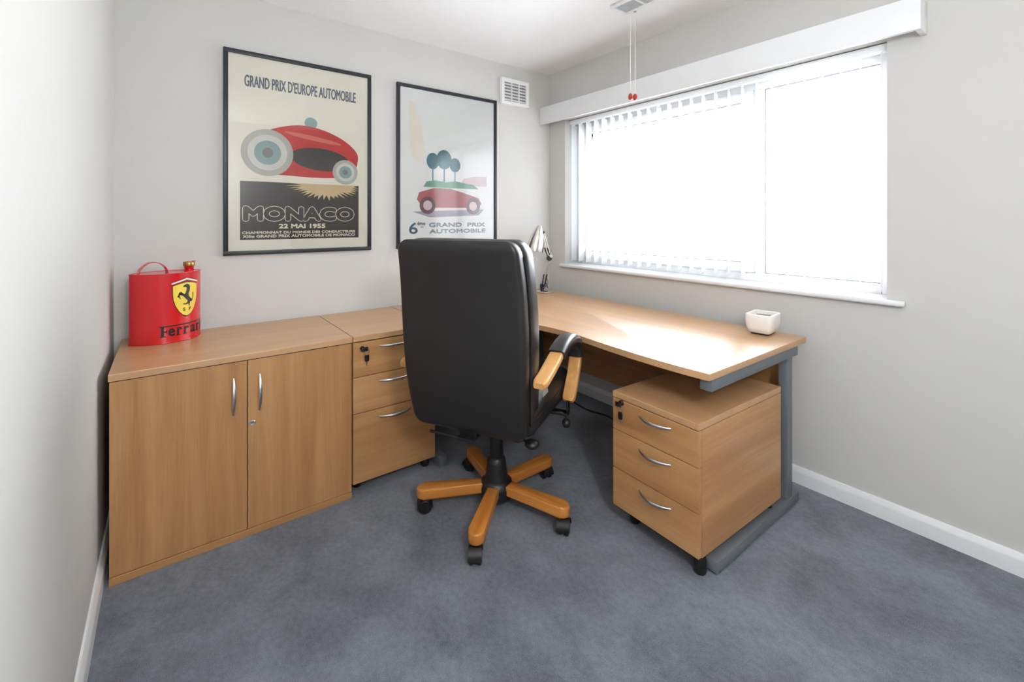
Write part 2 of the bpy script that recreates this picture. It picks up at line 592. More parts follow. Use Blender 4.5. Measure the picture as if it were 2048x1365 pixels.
# slightly curved strip, 89 mm wide
nx = 6
for sgn in (1,):
    grid = []
    for i in range(nx + 1):
        t = i / nx - 0.5
        grid.append([(0.089 * t, 0.004 * (1 - 4 * t * t)), ])
    front = [[bm.verts.new((g[0][0], g[0][1], z)) for g in grid] for z in (0.0, 0.5, VH)]
    for a, b in zip(front[:-1], front[1:]):
        for i in range(nx):
            bm.faces.new((a[i], a[i + 1], b[i + 1], b[i]))
vane0 = obj('vane', bm, M['vane'], vb, smooth=180)
clip0 = obj('vane_clip', B(-0.006, 0.006, -0.004, 0.004, VH - 0.004, 1.956 - 0.912 - 0.024, bev=0.001), M['upvc'], vb)
weight0 = obj('bottom_weight', B(-0.040, 0.040, 0.0028, 0.0052, 0.002, 0.010), M['vane'], vb)
for i in range(NV):
    y = 0.585 + i * 0.0735 - 1.507
    ang = math.radians(18 + random.uniform(-2, 2))
    loc = (0, y, 0.024)
    if i == 0:
        trio = (vane0, clip0, weight0)
        for o in trio:
            o.location, o.rotation_euler = loc, (0, 0, ang)
    else:
        for o in (vane0, clip0, weight0):
            dup(o, vb, loc, ang)

# ------------------------------------------------------------------ vents and pull cords
wv = thing('wall_vent', 'white plastic louvred air vent on the wall beside the window pelmet', 'vent', (2.017, YB, 2.07))
wvw, wvh = 0.254, 0.192
bm = bmesh.new()
box(bm, -wvw / 2, wvw / 2, -0.014, -0.0005, 0, wvh, bev=0.003)
obj('back_plate', bm, M['vent_white'], wv, smooth=35)
obj('duct_backing', B(-wvw / 2 + 0.02, wvw / 2 - 0.02, -0.0144, -0.0141, 0.02, wvh - 0.02), M['vent_dark'], wv)
bm = bmesh.new()
for (x0, x1, z0, z1) in ((-wvw / 2 + 0.002, wvw / 2 - 0.002, 0.002, 0.026), (-wvw / 2 + 0.002, wvw / 2 - 0.002, wvh - 0.03, wvh - 0.002),
                         (-wvw / 2 + 0.002, -wvw / 2 + 0.028, 0.026, wvh - 0.03), (wvw / 2 - 0.028, wvw / 2 - 0.002, 0.026, wvh - 0.03),
                         (-0.037, -0.030, 0.026, wvh - 0.03), (0.030, 0.037, 0.026, wvh - 0.03)):
    box(bm, x0, x1, -0.026, -0.0142, z0, z1)
obj('face_frame', bm, M['vent_white'], wv)
bm = bmesh.new()
pts = [(-0.031, 0), (0.031, 0)]
v = [bm.verts.new(p) for p in ((-0.031, -0.0255, 0), (0.031, -0.0255, 0), (0.031, -0.0255, 0.0035), (-0.031, -0.0255, 0.0035),
                               (-0.031, -0.0145, 0.011), (0.031, -0.0145, 0.011), (0.031, -0.0145, 0.0145), (-0.031, -0.0145, 0.0145))]
for f in ((0, 1, 2, 3), (7, 6, 5, 4), (0, 4, 5, 1), (3, 2, 6, 7), (0, 3, 7, 4), (1, 5, 6, 2)):
    bm.faces.new([v[i] for i in f])
lv = obj('louvre', bm, M['vent_white'], wv)
first = True
for cx in (-0.0675, 0, 0.0675):
    for r in range(6):
        loc = (cx, 0, 0.030 + r * 0.0222)
        if first:
            lv.location = loc
            first = False
        else:
            dup(lv, wv, loc)

cv = thing('ceiling_vent', 'white slatted ceiling vent grille near the red pull cords', 'vent', (1.915, 1.31, ZC))
bm = bmesh.new()
hw, hl = 0.062, 0.275
box(bm, -hw, -hw + 0.016, -hl, hl, -0.016, -0.0005, bev=0.003)
box(bm, hw - 0.016, hw, -hl, hl, -0.016, -0.0005, bev=0.003)
box(bm, -hw + 0.016, hw - 0.016, hl - 0.016, hl, -0.016, -0.0005, bev=0.002)
box(bm, -hw + 0.016, hw - 0.016, -hl, -hl + 0.016, -0.016, -0.0005, bev=0.002)
obj('grille_frame', bm, M['vent_white'], cv, smooth=35)
for yy in (0.135, 0.0, -0.135):
    obj('divider', B(-hw + 0.016, hw - 0.016, yy - 0.006, yy + 0.006, -0.013, -0.0005), M['vent_white'], cv)
obj('backing', B(-hw + 0.016, hw - 0.016, -hl + 0.016, hl - 0.016, -0.002, -0.0006), M['vent_dark'], cv)
bm = bmesh.new()
k = 0
yy = -hl + 0.022
while yy < hl - 0.02:
    if min(abs(yy - q) for q in (0.135, 0, -0.135)) > 0.010:
        box(bm, -hw + 0.016, hw - 0.016, yy - 0.0022, yy + 0.0022, -0.012, -0.0022)
    yy += 0.0085
sl = obj('fine_slats', bm, M['vent_slat'], cv)
sl['kind'] = 'stuff'

for i, (cx, cy, dz) in enumerate(((1.974, 1.548, 0.0), (1.994, 1.533, -0.002))):
    t = thing('pull_cord', 'white pull cord with a red wooden acorn, one of a pair hanging from the ceiling', 'pull cord', (cx, cy, 1.882 + dz), 0, 'red acorn pull cords by the ceiling vent')
    obj('cord', sweep(bmesh.new(), [(0, 0, 0.034), (0, 0, 0.25), (0, 0, ZC - 1.882 - dz - 0.0005)], circ(0.0018, 8), up=(0, 1, 0)), M['cord'], t, smooth=60)
    obj('acorn', lathe(bmesh.new(), [(0, 0), (0.006, 0.001), (0.0105, 0.007), (0.0118, 0.016), (0.0108, 0.025), (0.007, 0.033), (0.003, 0.036), (0, 0.037)], 20), M['acorn'], t, smooth=60)
    obj('ceiling_rose', lathe(bmesh.new(), [(0.009, ZC - 1.882 - dz - 0.012), (0.009, ZC - 1.882 - dz - 0.0005), (0, ZC - 1.882 - dz - 0.0005)], 16), M['vent_white'], t, smooth=40)

# added globe pendant, unseen behind the camera, gives the room fill light
cl = thing('added_fill_pendant', 'added white globe pendant, unseen behind the camera, for fill light', 'added fill light', (0.28, -0.50, ZC))
obj('ceiling_rose', lathe(bmesh.new(), [(0, -0.0005), (0.05, -0.0005), (0.05, -0.015), (0.02, -0.03), (0.0, -0.03)], 28), M['gloss_white'], cl, smooth=40)
obj('flex', sweep(bmesh.new(), [(0, 0, -0.03), (0, 0, -0.25), (0, 0, -0.45)], circ(0.003, 8), up=(0, 1, 0)), M['cord'], cl, smooth=60)
obj('lamp_holder', lathe(bmesh.new(), [(0, -0.43), (0.022, -0.435), (0.024, -0.475), (0, -0.476)], 20), M['gloss_white'], cl, smooth=40)
GR = 0.135
obj('fill_globe', lathe(bmesh.new(), [(GR * math.sin(PI * i / 18), -0.475 - GR * (1 - math.cos(PI * i / 18))) for i in range(19)], 36), M['opal'], cl, smooth=60)

# ------------------------------------------------------------------ framed posters
def framed(name, label, x0, x1, z0, z1, sheet_mat, group=None):
    w, h = x1 - x0, z1 - z0
    t = thing(name, label, 'poster', (x0, YB, z0), 0, group)
    fw, fd = 0.020, 0.021
    for (a, b, c, d, nm) in ((0, w, h - fw, h, 'frame_rail'), (0, w, 0, fw, 'frame_rail'),
                             (0, fw, fw, h - fw, 'frame_stile'), (w - fw, w, fw, h - fw, 'frame_stile')):
        obj(nm, B(a, b, -fd, -0.001, c, d, bev=0.0012), M['frame_black'], t, smooth=35)
    s = obj('print_sheet', B(fw, w - fw, -0.010, -0.0012, fw, h - fw), sheet_mat, t)
    obj('glass', B(fw, w - fw, -0.0155, -0.0140, fw, h - fw), M['picture_glass'], t)
    return t, s, w, h
PY = -0.0103
def ink(name, polys, mat, parent, layer, w, h):
    """polygons given in sheet fractions (s from left, t from top)"""
    for p in polys:
        obj(name, poly_bm([[(s * w, (1 - t) * h) for s, t in p]], PY - 0.0002 * layer), mat, parent)
def words(name, body, s0, s1, t0, t1, mat, parent, layer, w, h, off=0.0):
    bm = text_bm(body, s0 * w, s1 * w, (1 - t1) * h, (1 - t0) * h, off)
    return obj(name, shift_y(bm, PY - 0.0002 * layer), mat, parent)
def rect(s0, s1, t0, t1):
    return [(s0, t0), (s1, t0), (s1, t1), (s0, t1)]

M['cream'] = flat('cream_poster_paper', rgb(250, 243, 226), 0.8, var=0.01, scale=6)
M['sand'] = flat('sand_ink', rgb(222, 196, 150), 0.8, var=0.08, scale=12)
M['pale_grey_ink'] = flat('pale_grey_ink', rgb(196, 192, 184), 0.8, var=0.10, scale=9)
M['mid_grey_ink'] = flat('mid_grey_ink', rgb(132, 134, 132), 0.8, var=0.10, scale=12)
M['teal_ink'] = flat('grey_teal_ink', rgb(150, 176, 172), 0.8, var=0.10, scale=12)
M['red_ink'] = flat('red_ink', rgb(206, 48, 44), 0.7, var=0.08, scale=8)
M['pale_red_ink'] = flat('pale_red_ink', rgb(226, 120, 108), 0.7, var=0.05)
M['off_white_tyre'] = flat('off_white_ink', rgb(226, 222, 214), 0.8, var=0.05)
M['charcoal_ink'] = flat('charcoal_ink', rgb(70, 66, 64), 0.8, var=0.12, scale=8)
M['dark_ink'] = flat('dark_brown_ink', rgb(66, 60, 56), 0.8, var=0.14, scale=8)
M['slate_ink'] = flat('slate_lettering_ink', rgb(92, 106, 116), 0.8)
M['offwhite_ink'] = flat('offwhite_lettering_ink', rgb(240, 232, 206), 0.8)

p1, sh, w, h = framed('framed_poster', 'black framed motor race poster with dark lower band reading Monaco', 0.217, 0.952, 1.064, 2.089, M['cream'])
ink('sky_wash', [rect(0.097, 0.902, 0.20, 0.66)], M['cream'], sh, 1, w, h)
ink('ground_band', [rect(0.097, 0.902, 0.637, 0.927)], M['dark_ink'], sh, 2, w, h)
# plain generic stand-in picture: simple red racing car seen from the side over a sandy road
ray = [(0.40, 0.637)]
for i in range(41):
    a = PI * (0.97 - 0.94 * i / 40)
    rr = 0.30 * (random.uniform(0.80, 1.0) if i % 2 else random.uniform(0.55, 0.70))
    ray.append((min(0.902, 0.66 + rr * math.cos(a)), 0.638 + 0.30 * rr * math.sin(a)))
ray.append((0.902, 0.637))
ink('road_glow', [ray], M['sand'], sh, 3, w, h)
def wheel(cx, ct, r):
    asp = w / h
    return [ell(cx, ct, r, r * asp, 32)]
body = [(0.12, 0.50), (0.13, 0.46), (0.20, 0.405), (0.32, 0.36), (0.45, 0.335), (0.56, 0.335), (0.68, 0.355), (0.80, 0.395),
        (0.885, 0.45), (0.895, 0.50), (0.86, 0.56), (0.72, 0.60), (0.40, 0.60), (0.20, 0.585)]
body = [(p.x, p.y) for p in spline([(x, y, 0) for x, y in body + body[:1]], 4)[:-1]]
ink('car_body', [body], M['red_ink'], sh, 4, w, h)
ink('car_stripe', [ell(0.57, 0.395, 0.20, 0.012, 26, 0.10)], M['pale_red_ink'], sh, 5, w, h)
ink('car_shade', [ell(0.62, 0.505, 0.21, 0.060, 30, 0.05)], M['charcoal_ink'], sh, 5, w, h)
ink('car_wheel', wheel(0.265, 0.49, 0.165) + wheel(0.80, 0.565, 0.095), M['pale_grey_ink'], sh, 6, w, h)
ink('car_tyre_tread', wheel(0.265, 0.49, 0.125) + wheel(0.80, 0.565, 0.070), M['off_white_tyre'], sh, 7, w, h)
ink('car_hub', wheel(0.265, 0.49, 0.085) + wheel(0.80, 0.565, 0.048), M['teal_ink'], sh, 8, w, h)
ink('car_hub_cap', wheel(0.265, 0.49, 0.035) + wheel(0.80, 0.565, 0.02), M['mid_grey_ink'], sh, 9, w, h)
ink('driver', [ell(0.55, 0.315, 0.045, 0.030, 20)], M['teal_ink'], sh, 3, w, h)
words('lettering', "GRAND PRIX D'EUROPE AUTOMOBILE", 0.122, 0.880, 0.112, 0.172, M['slate_ink'], sh, 3, w, h, 0.0013)
words('lettering', 'MONACO', 0.110, 0.870, 0.757, 0.838, M['offwhite_ink'], sh, 3, w, h, 0.0095)
words('lettering', 'MONACO', 0.1145, 0.8655, 0.7602, 0.8348, M['dark_ink'], sh, 4, w, h, 0.0062)
words('lettering', '22 MAI 1955', 0.335, 0.652, 0.848, 0.873, M['offwhite_ink'], sh, 3, w, h, 0.0016)
words('lettering', 'CHAMPIONNAT DU MONDE DES CONDUCTEURS', 0.108, 0.874, 0.885, 0.899, M['offwhite_ink'], sh, 3, w, h, 0.0009)
words('lettering', 'XIIIe GRAND PRIX AUTOMOBILE DE MONACO', 0.112, 0.874, 0.903, 0.918, M['offwhite_ink'], sh, 3, w, h, 0.0009)

M['white_paper'] = flat('off_white_poster_paper', rgb(250, 250, 247), 0.8, var=0.01, scale=6)
M['rose_ink'] = flat('dull_red_ink', rgb(186, 96, 98), 0.8, var=0.10, scale=14)  # pale inks here carry the window reflection's washed look in their colour
M['maroon_ink'] = flat('maroon_ink', rgb(112, 70, 80), 0.8, var=0.12, scale=14)
M['green_ink'] = flat('leaf_green_ink', rgb(118, 170, 142), 0.8, var=0.12, scale=30)
M['blue_green_ink'] = flat('blue_green_ink', rgb(84, 132, 140), 0.8, var=0.12, scale=30)
M['pink_ink'] = flat('pale_pink_ink', rgb(232, 208, 210), 0.8, var=0.05, scale=20)
M['teal_letter_ink'] = flat('teal_lettering_ink', rgb(66, 98, 110), 0.8)
M['pale_letter_ink'] = flat('glare_paled_lettering_ink', rgb(124, 144, 154), 0.8)
M['lilac_ink'] = flat('lilac_grey_ink', rgb(178, 168, 182), 0.8, var=0.08, scale=14)
p2, sh, w, h = framed('framed_poster', 'black framed pale poster reading Grand Prix Automobile, partly behind the office chair', 1.112, 1.854, 1.062, 2.082, M['white_paper'])
ink('far_hills', [[(0.60, 0.60), (0.64, 0.555), (0.76, 0.535), (0.89, 0.53), (0.89, 0.60)]], M['pink_ink'], sh, 1, w, h)
ink('pale_wash', [[(0.11, 0.10), (0.14, 0.10), (0.22, 0.22), (0.26, 0.40), (0.19, 0.47), (0.12, 0.42)]], M['cream'], sh, 1, w, h)
# plain generic stand-in picture: round trees, hedge and a simple side-on red car
ink('tree', [ell(0.33, 0.455, 0.060, 0.052, 22), ell(0.44, 0.440, 0.075, 0.062, 22), ell(0.55, 0.470, 0.055, 0.046, 22)], M['blue_green_ink'], sh, 2, w, h)
ink('tree_trunk', [rect(0.325, 0.335, 0.49, 0.60), rect(0.435, 0.447, 0.49, 0.60), rect(0.545, 0.555, 0.50, 0.60)], M['blue_green_ink'], sh, 1, w, h)
ink('hedge', [[(0.24, 0.62), (0.27, 0.585), (0.36, 0.575), (0.46, 0.585), (0.56, 0.575), (0.66, 0.585), (0.74, 0.59), (0.80, 0.62)]], M['green_ink'], sh, 2, w, h)
ink('car_shadow', [[(0.14, 0.775), (0.86, 0.755), (0.80, 0.795), (0.30, 0.81)]], M['lilac_ink'], sh, 3, w, h)
ink('car_body', [[(0.18, 0.70), (0.20, 0.655), (0.34, 0.625), (0.50, 0.625), (0.62, 0.645), (0.80, 0.68), (0.83, 0.715), (0.80, 0.745), (0.24, 0.75)]], M['rose_ink'], sh, 4, w, h)
ink('car_wheel', wheel(0.28, 0.735, 0.075) + wheel(0.74, 0.735, 0.075), M['maroon_ink'], sh, 5, w, h)
ink('car_hub', wheel(0.28, 0.735, 0.042) + wheel(0.74, 0.735, 0.042), M['pink_ink'], sh, 6, w, h)
words('lettering', '6', 0.108, 0.188, 0.842, 0.913, M['teal_letter_ink'], sh, 3, w, h, 0.0016)
words('lettering', '\u00e8me', 0.185, 0.258, 0.836, 0.860, M['teal_letter_ink'], sh, 3, w, h, 0.0009)
ink('lettering_dash', [rect(0.215, 0.242, 0.868, 0.872)], M['teal_letter_ink'], sh, 3, w, h)
words('lettering', 'GRAND  PRIX', 0.292, 0.872, 0.843, 0.872, M['pale_letter_ink'], sh, 3, w, h, 0.0020)
words('lettering', 'AUTOMOBILE', 0.296, 0.878, 0.884, 0.912, M['pale_letter_ink'], sh, 3, w, h, 0.0020)

# ------------------------------------------------------------------ bow handles, locks, keys
def bow_handle(length, bow, hgt=0.013):
    """arched handle along X, bowing to -Y"""
    n = 18
    path = []
    for i in range(n + 1):
        t = i / n
        path.append((-length / 2 + length * t, -bow * math.sin(PI * t) ** 0.8, 0))
    bm = bmesh.new()
    sweep(bm, path, circ(0.0032, 10, hgt / 2), up=(0, 0, 1), scale=lambda t: (1.0, 0.55 + 0.45 * math.sin(PI * t)))
    return bm
def handle(parent, x, y, z, length, bow=0.03, vertical=False):
    bm = bow_handle(length, bow)
    if vertical:
        bmesh.ops.rotate(bm, verts=bm.verts, cent=(0, 0, 0), matrix=Matrix.Rotation(PI / 2, 3, 'Y'))
    bmesh.ops.translate(bm, verts=bm.verts, vec=(x, y - 0.0005, z))
    return obj('handle', bm, M['silver'], parent, smooth=60)
def key_lock(parent, x, y, z):
    RX = Matrix.Rotation(PI / 2, 4, 'X')
    lk = lathe(bmesh.new(), [(0, -0.003), (0.011, -0.003), (0.011, 0.004), (0.009, 0.006), (0, 0.006)], 20, (x, y - 0.003, z), RX)
    obj('lock', lk, M['blackmetal'], parent, smooth=40)
    bm = bmesh.new()                                   # key bow standing out of the lock
    box(bm, x - 0.012, x + 0.018, y - 0.026, y - 0.021, z - 0.009, z + 0.009, bev=0.002)
    box(bm, x - 0.002, x + 0.002, y - 0.021, y - 0.008, z - 0.003, z + 0.003)
    obj('key_head', bm, M['black'], parent, smooth=35)
    ring = [(x + 0.013 + 0.010 * math.cos(a), y - 0.0235, z - 0.014 + 0.012 * math.sin(a)) for a in [2 * PI * i / 18 for i in range(18)]]
    obj('key_ring', sweep(bmesh.new(), ring, circ(0.0011, 6), up=(0, 1, 0), close=True), M['silver'], parent, smooth=60)
    bm = bmesh.new()
    prism(bm, rrect(0.019, 0.030, 0.006), -0.002, 0.002)
    bmesh.ops.rotate(bm, verts=bm.verts, cent=(0, 0, 0), matrix=Matrix.Rotation(PI / 2, 3, 'X'))
    bmesh.ops.translate(bm, verts=bm.verts, vec=(x + 0.013, y - 0.0235, z - 0.041))
    obj('spare_key_head', bm, M['black'], parent, smooth=35)
    obj('spare_key_blade', B(x + 0.011, x + 0.015, y - 0.0245, y - 0.0225, z - 0.074, z - 0.056), M['silver'], parent)

def glide(parent, x, y, top, r=0.022):
    obj('castor_glide', lathe(bmesh.new(), [(0, 0.0005), (r * 0.85, 0.0005), (r, 0.006), (r, top * 0.6), (r * 0.7, top - 0.0003), (0, top - 0.0003)], 20, (x, y, 0)), M['black'], parent, smooth=40)

# ------------------------------------------------------------------ storage cabinet (origin: front left bottom)
CABX, CABY, TOPZ = -0.158, 2.036, 0.717
cab = thing('storage_cabinet', 'two-door beech storage cabinet with the red can on top', 'cabinet', (CABX, CABY, 0))
cw, cd = 0.812, 0.582
obj('side_panel', B(0.001, 0.019, 0.024, cd, 0.030, 0.690, bev=0.0008), M['wood_z'], cab)
obj('side_panel', B(cw - 0.019, cw - 0.001, 0.024, cd, 0.030, 0.690, bev=0.0008), M['wood_z'], cab)
obj('back_panel', B(0.0195, cw - 0.0195, cd - 0.012, cd, 0.030, 0.690), M['wood_z'], cab)
obj('base_board', B(0, cw, 0.0, cd, 0.0, 0.0265, bev=0.0015), M['wood_x'], cab)
obj('cabinet_top', B(-0.002, cw + 0.001, -0.002, cd, 0.692, TOPZ, bev=0.002), M['top_x'], cab)
for k, (a, b) in enumerate(((0.001, 0.4055), (0.4085, cw - 0.001))):
    d = obj('door', B(a, b, 0.004, 0.0225, 0.0285, 0.6885, bev=0.001), M['wood_z'], cab)
    handle(d, 0.360 if k == 0 else 0.449, 0.004, 0.557, 0.142, 0.026, vertical=True)
    if k == 1:
        RX = Matrix.Rotation(PI / 2, 4, 'X')
        lk = lathe(bmesh.new(), [(0, -0.0), (0.0105, 0.0), (0.0105, 0.004), (0.0085, 0.006), (0.0075, 0.005), (0.0035, 0.005), (0, 0.003)], 20, (0.424, 0.004, 0.441), RX)
        obj('lock', lk, M['silver'], d, smooth=40)

# ------------------------------------------------------------------ drawer pedestals
def pedestal(name, label, w, d, h, zb, top_t, splits, hx0, hx1, loc, rotz, lockx, lockz):
    t = thing(name, label, 'drawer unit', loc, rotz, )
    zt = h - top_t
    obj('side_panel', B(0.0005, 0.018, 0.021, d, zb, zt - 0.002, bev=0.0008), M['wood_y'], t)
    obj('side_panel', B(w - 0.018, w - 0.0005, 0.021, d, zb, zt - 0.002, bev=0.0008), M['wood_y'], t)
    obj('back_panel', B(0.0185, w - 0.0185, d - 0.012, d, zb, zt - 0.002), M['wood_x'], t)
    obj('base_board', B(0.0185, w - 0.0185, 0.021, d - 0.0125, zb, zb + 0.016), M['wood_x'], t)
    obj('pedestal_top', B(0, w, -0.001, d, zt, h, bev=0.002), M['top_x'], t)
    for i, (a, b) in enumerate(splits):
        dr = obj('drawer', B(0.001, w - 0.001, 0.0, 0.019, a + 0.0015, b - 0.0015, bev=0.0012), M['wood_x'], t)
        hz = {0: 0.030, 1: 0.034, 2: 0.036}[i]
        handle(dr, (hx0 + hx1) / 2, 0.0, b - hz, hx1 - hx0, 0.030)
        if i == 0:
            key_lock(dr, lockx, 0.0, lockz)
    for gx, gy in ((0.045, 0.085), (w - 0.030, 0.055), (0.035, d - 0.05), (w - 0.035, d - 0.05)):
        glide(t, gx, gy, zb)
    return t
pedestal('drawer_pedestal', 'desk-high beech drawer pedestal between the two-door cabinet and the desk', 0.408, 0.575, TOPZ, 0.052, 0.025,
         ((0.532, 0.689), (0.369, 0.532), (0.054, 0.369)), 0.120, 0.275, (0.658, CABY, 0), 0, 0.042, 0.660)
pedestal('drawer_pedestal', 'low mobile beech drawer pedestal under the desk top', 0.382, 0.600, 0.545, 0.080, 0.024,
         ((0.392, 0.519), (0.236, 0.392), (0.082, 0.236)), 0.134, 0.272, (1.446, 1.222, 0), math.radians(-91.5), 0.046, 0.508)

# ------------------------------------------------------------------ corner desk
DZ0, DZ1 = 0.694, 0.7185
desk = thing('corner_desk', 'beech wave-fronted corner desk on a grey steel frame under the window', 'desk', (0, 0, 0))
front = [(1.455, 0.812), (1.447, 0.936), (1.447, 1.044), (1.451, 1.164), (1.461, 1.305), (1.472, 1.40), (1.481, 1.504), (1.475, 1.62),
         (1.462, 1.70), (1.43, 1.80), (1.37, 1.90), (1.28, 1.98), (1.18, 2.025), (1.0685, 2.04)]
fr = spline([(x, y, 0) for x, y in front], 5)
poly = [(2.262, 0.812), (2.262, 2.612), (1.0685, 2.612)] + [(p.x, p.y) for p in reversed(fr)]
obj('desk_top', prism(bmesh.new(), poly, DZ0, DZ1, bev=0.002), M['top_y'], desk, smooth=35)
# near C-frame leg
leg = obj('leg_upright', B(2.092, 2.142, 0.822, 0.858, 0.0505, 0.6495, bev=0.003), M['grey_metal'], desk, smooth=35)
obj('leg_top_beam', B(1.478, 2.19, 0.818, 0.862, 0.650, DZ0 - 0.0005, bev=0.003), M['grey_metal'], desk, smooth=35)
obj('leg_foot', B(1.515, 2.20, 0.818, 0.862, 0.010, 0.050, bev=0.003), M['grey_metal'], desk, smooth=35)
for gx in (1.55, 2.17):
    obj('foot_glide', lathe(bmesh.new(), [(0, 0.0004), (0.016, 0.0004), (0.016, 0.0095), (0, 0.0095)], 16, (gx, 0.84, 0)), M['black'], desk, smooth=40)
# corner post and far frame
obj('leg_upright', B(2.17, 2.22, 2.52, 2.57, 0.0005, DZ0 - 0.0005, bev=0.003), M['grey_metal'], desk, smooth=35)
obj('leg_upright', B(1.085, 1.121, 2.50, 2.55, 0.0505, 0.6495, bev=0.003), M['grey_metal'], desk, smooth=35)
obj('leg_top_beam', B(1.080, 1.124, 2.06, 2.59, 0.650, DZ0 - 0.0005, bev=0.003), M['grey_metal'], desk, smooth=35)
obj('leg_foot', B(1.080, 1.124, 2.02, 2.59, 0.0005, 0.050, bev=0.003), M['grey_metal'], desk, smooth=35)
obj('modesty_panel', B(2.200, 2.218, 0.88, 2.515, 0.225, DZ0 - 0.012, bev=0.001), M['wood_y'], desk)
obj('modesty_panel', B(1.13, 2.165, 2.555, 2.573, 0.225, DZ0 - 0.012, bev=0.001), M['wood_x'], desk)

# ------------------------------------------------------------------ cable on the carpet behind the desk
cab_pts = [(2.28, 2.35, 0.006), (2.20, 2.22, 0.006), (2.17, 2.05, 0.006), (2.20, 1.90, 0.006), (2.17, 1.72, 0.006), (2.22, 1.55, 0.006), (2.28, 1.40, 0.006)]
c = obj('power_cable', sweep(bmesh.new(), spline(cab_pts, 8), circ(0.0055, 8)), M['black'], None, smooth=60)
c['label'] = 'black power cable lying on the carpet under the desk'
c['category'] = 'cable'

# ------------------------------------------------------------------ office chair
CHX, CHY, CHA = 1.130, 1.597, math.radians(28.5)      # hub position, facing azimuth
chair = thing('office_chair', 'high-backed dark leather swivel office chair with wooden arms and star base', 'chair', (CHX, CHY, 0), CHA - PI / 2)
# five-star base
base_rot = math.radians(149 - 72) - (CHA - PI / 2)
hub = lathe(bmesh.new(), [(0, 0.045), (0.058, 0.045), (0.070, 0.055), (0.072, 0.095), (0.066, 0.118), (0.050, 0.130), (0.046, 0.150),
                          (0.041, 0.195), (0.037, 0.215), (0.030, 0.222), (0.030, 0.240), (0.027, 0.300), (0.027, 0.371), (0, 0.371)], 32)
obj('hub', hub, M['black'], chair, smooth=40)
def leg_bm():
    # tapering arm along +X, rounded end
    pts = []
    r0, r1, w0, w1 = 0.060, 0.338, 0.026, 0.030
    pts += [(r0, -w0), (r1 - w1, -w1)]
    for i in range(1, 12):
        a = -PI / 2 + PI * i / 12
        pts.append((r1 - w1 + w1 * math.cos(a), w1 * math.sin(a)))
    pts += [(r1 - w1, w1), (r0, w0)]
    bm = prism(bmesh.new(), pts, 0.0, 0.044, bev=0.009, seg=4)
    for v in bm.verts:
        t = (v.co.x - r0) / (r1 - r0)
        v.co.z += 0.076 - 0.011 * t
    return bm
leg0 = obj('leg', leg_bm(), M['honey'], chair, smooth=50)
def castor():
    # twin-wheel hooded castor, stem at origin, wheels trailing
    bm = bmesh.new()
    RY = Matrix.Rotation(PI / 2, 4, 'Y')
    lathe(bm, [(0, 0), (0.0095, 0), (0.0095, 0.018), (0, 0.018)], 16, (0, 0, 0.050))
    n = 20
    rings = []
    for x in (-0.004, 0.004):
        rings.append([bm.verts.new((x, 0.012 + 0.024 * math.cos(2 * PI * i / n), 0.030 + 0.024 * math.sin(2 * PI * i / n))) for i in range(n)])
    for i in range(n):
        j = (i + 1) % n
        bm.faces.new((rings[0][i], rings[0][j], rings[1][j], rings[1][i]))
    bm.faces.new(rings[0]); bm.faces.new(rings[1])
    # hood: arched strip over both wheels
    m = 14
    prev = None
    for i in range(m + 1):
        a = math.radians(-8 + 196 * i / m)
        ring = [bm.verts.new((x, 0.012 + r * math.cos(a), 0.030 + r * math.sin(a))) for x, r in ((-0.025, 0.0305), (0.025, 0.0305), (0.025, 0.0330), (-0.025, 0.0330))]
        if prev:
            for q in range(4):
                bm.faces.new((prev[q], prev[(q + 1) % 4], ring[(q + 1) % 4], ring[q]))
        else:
            bm.faces.new(ring[::-1])
        prev = ring
    bm.faces.new(prev)
    return bm
cas0 = obj('castor', castor(), M['black'], chair, smooth=40)
RYm = Matrix.Rotation(PI / 2, 4, 'Y')
for s in (-1, 1):
    x0, x1 = (0.0055, 0.0235) if s > 0 else (-0.0235, -0.0055)
    wb_ = lathe(bmesh.new(), [(0, x0), (0.020, x0), (0.0288, x0 + 0.004), (0.0288, x1 - 0.005), (0.024, x1 - 0.0005), (0.010, x1), (0, x1)], 24, (0, 0.012, 0.0294), RYm)
    obj('wheel', wb_, M['black'], cas0, smooth=40)
swivel = [-0.9, 3.56, 3.3, 0.9, 1.6]
for k in range(5):
    a = base_rot + 2 * PI * k / 5 + PI / 2 - PI / 2
    ang = math.radians(149 + 72 * k) - (CHA - PI / 2)
    cpos = (0.316 * math.cos(ang), 0.316 * math.sin(ang), 0)
    if k == 0:
        leg0.rotation_euler = (0, 0, ang)
        cas0.location, cas0.rotation_euler = cpos, (0, 0, swivel[0])
    else:
        dup(leg0, chair, (0, 0, 0), ang)
        dup(cas0, chair, cpos, swivel[k])
# mechanism and levers
bm = bmesh.new()
box(bm, -0.09, 0.09, -0.13, 0.13, 0.372, 0.426, bev=0.008)
obj('tilt_mechanism', bm, M['blackmetal'], chair, smooth=40)
bm = bmesh.new()
sweep(bm, [(0.09, 0.06, 0.400), (0.20, 0.075, 0.418), (0.272, 0.08, 0.424), (0.286, 0.082, 0.412), (0.288, 0.083, 0.392)], circ(0.005, 8), up=(0, 1, 0))
lev = obj('height_lever', bm, M['blackmetal'], chair, smooth=60)
obj('lever_knob', lathe(bmesh.new(), [(0, -0.02), (0.012, -0.016), (0.018, -0.004), (0.018, 0.006), (0.010, 0.016), (0, 0.018)], 20, (0.288, 0.083, 0.382)), M['black'], lev, smooth=60)
bm = bmesh.new()
sweep(bm, [(0.085, -0.10, 0.395), (0.16, -0.15, 0.400), (0.225, -0.178, 0.402)], circ(0.005, 8), up=(0, 0, 1))
lev = obj('tilt_lever', bm, M['blackmetal'], chair, smooth=60)
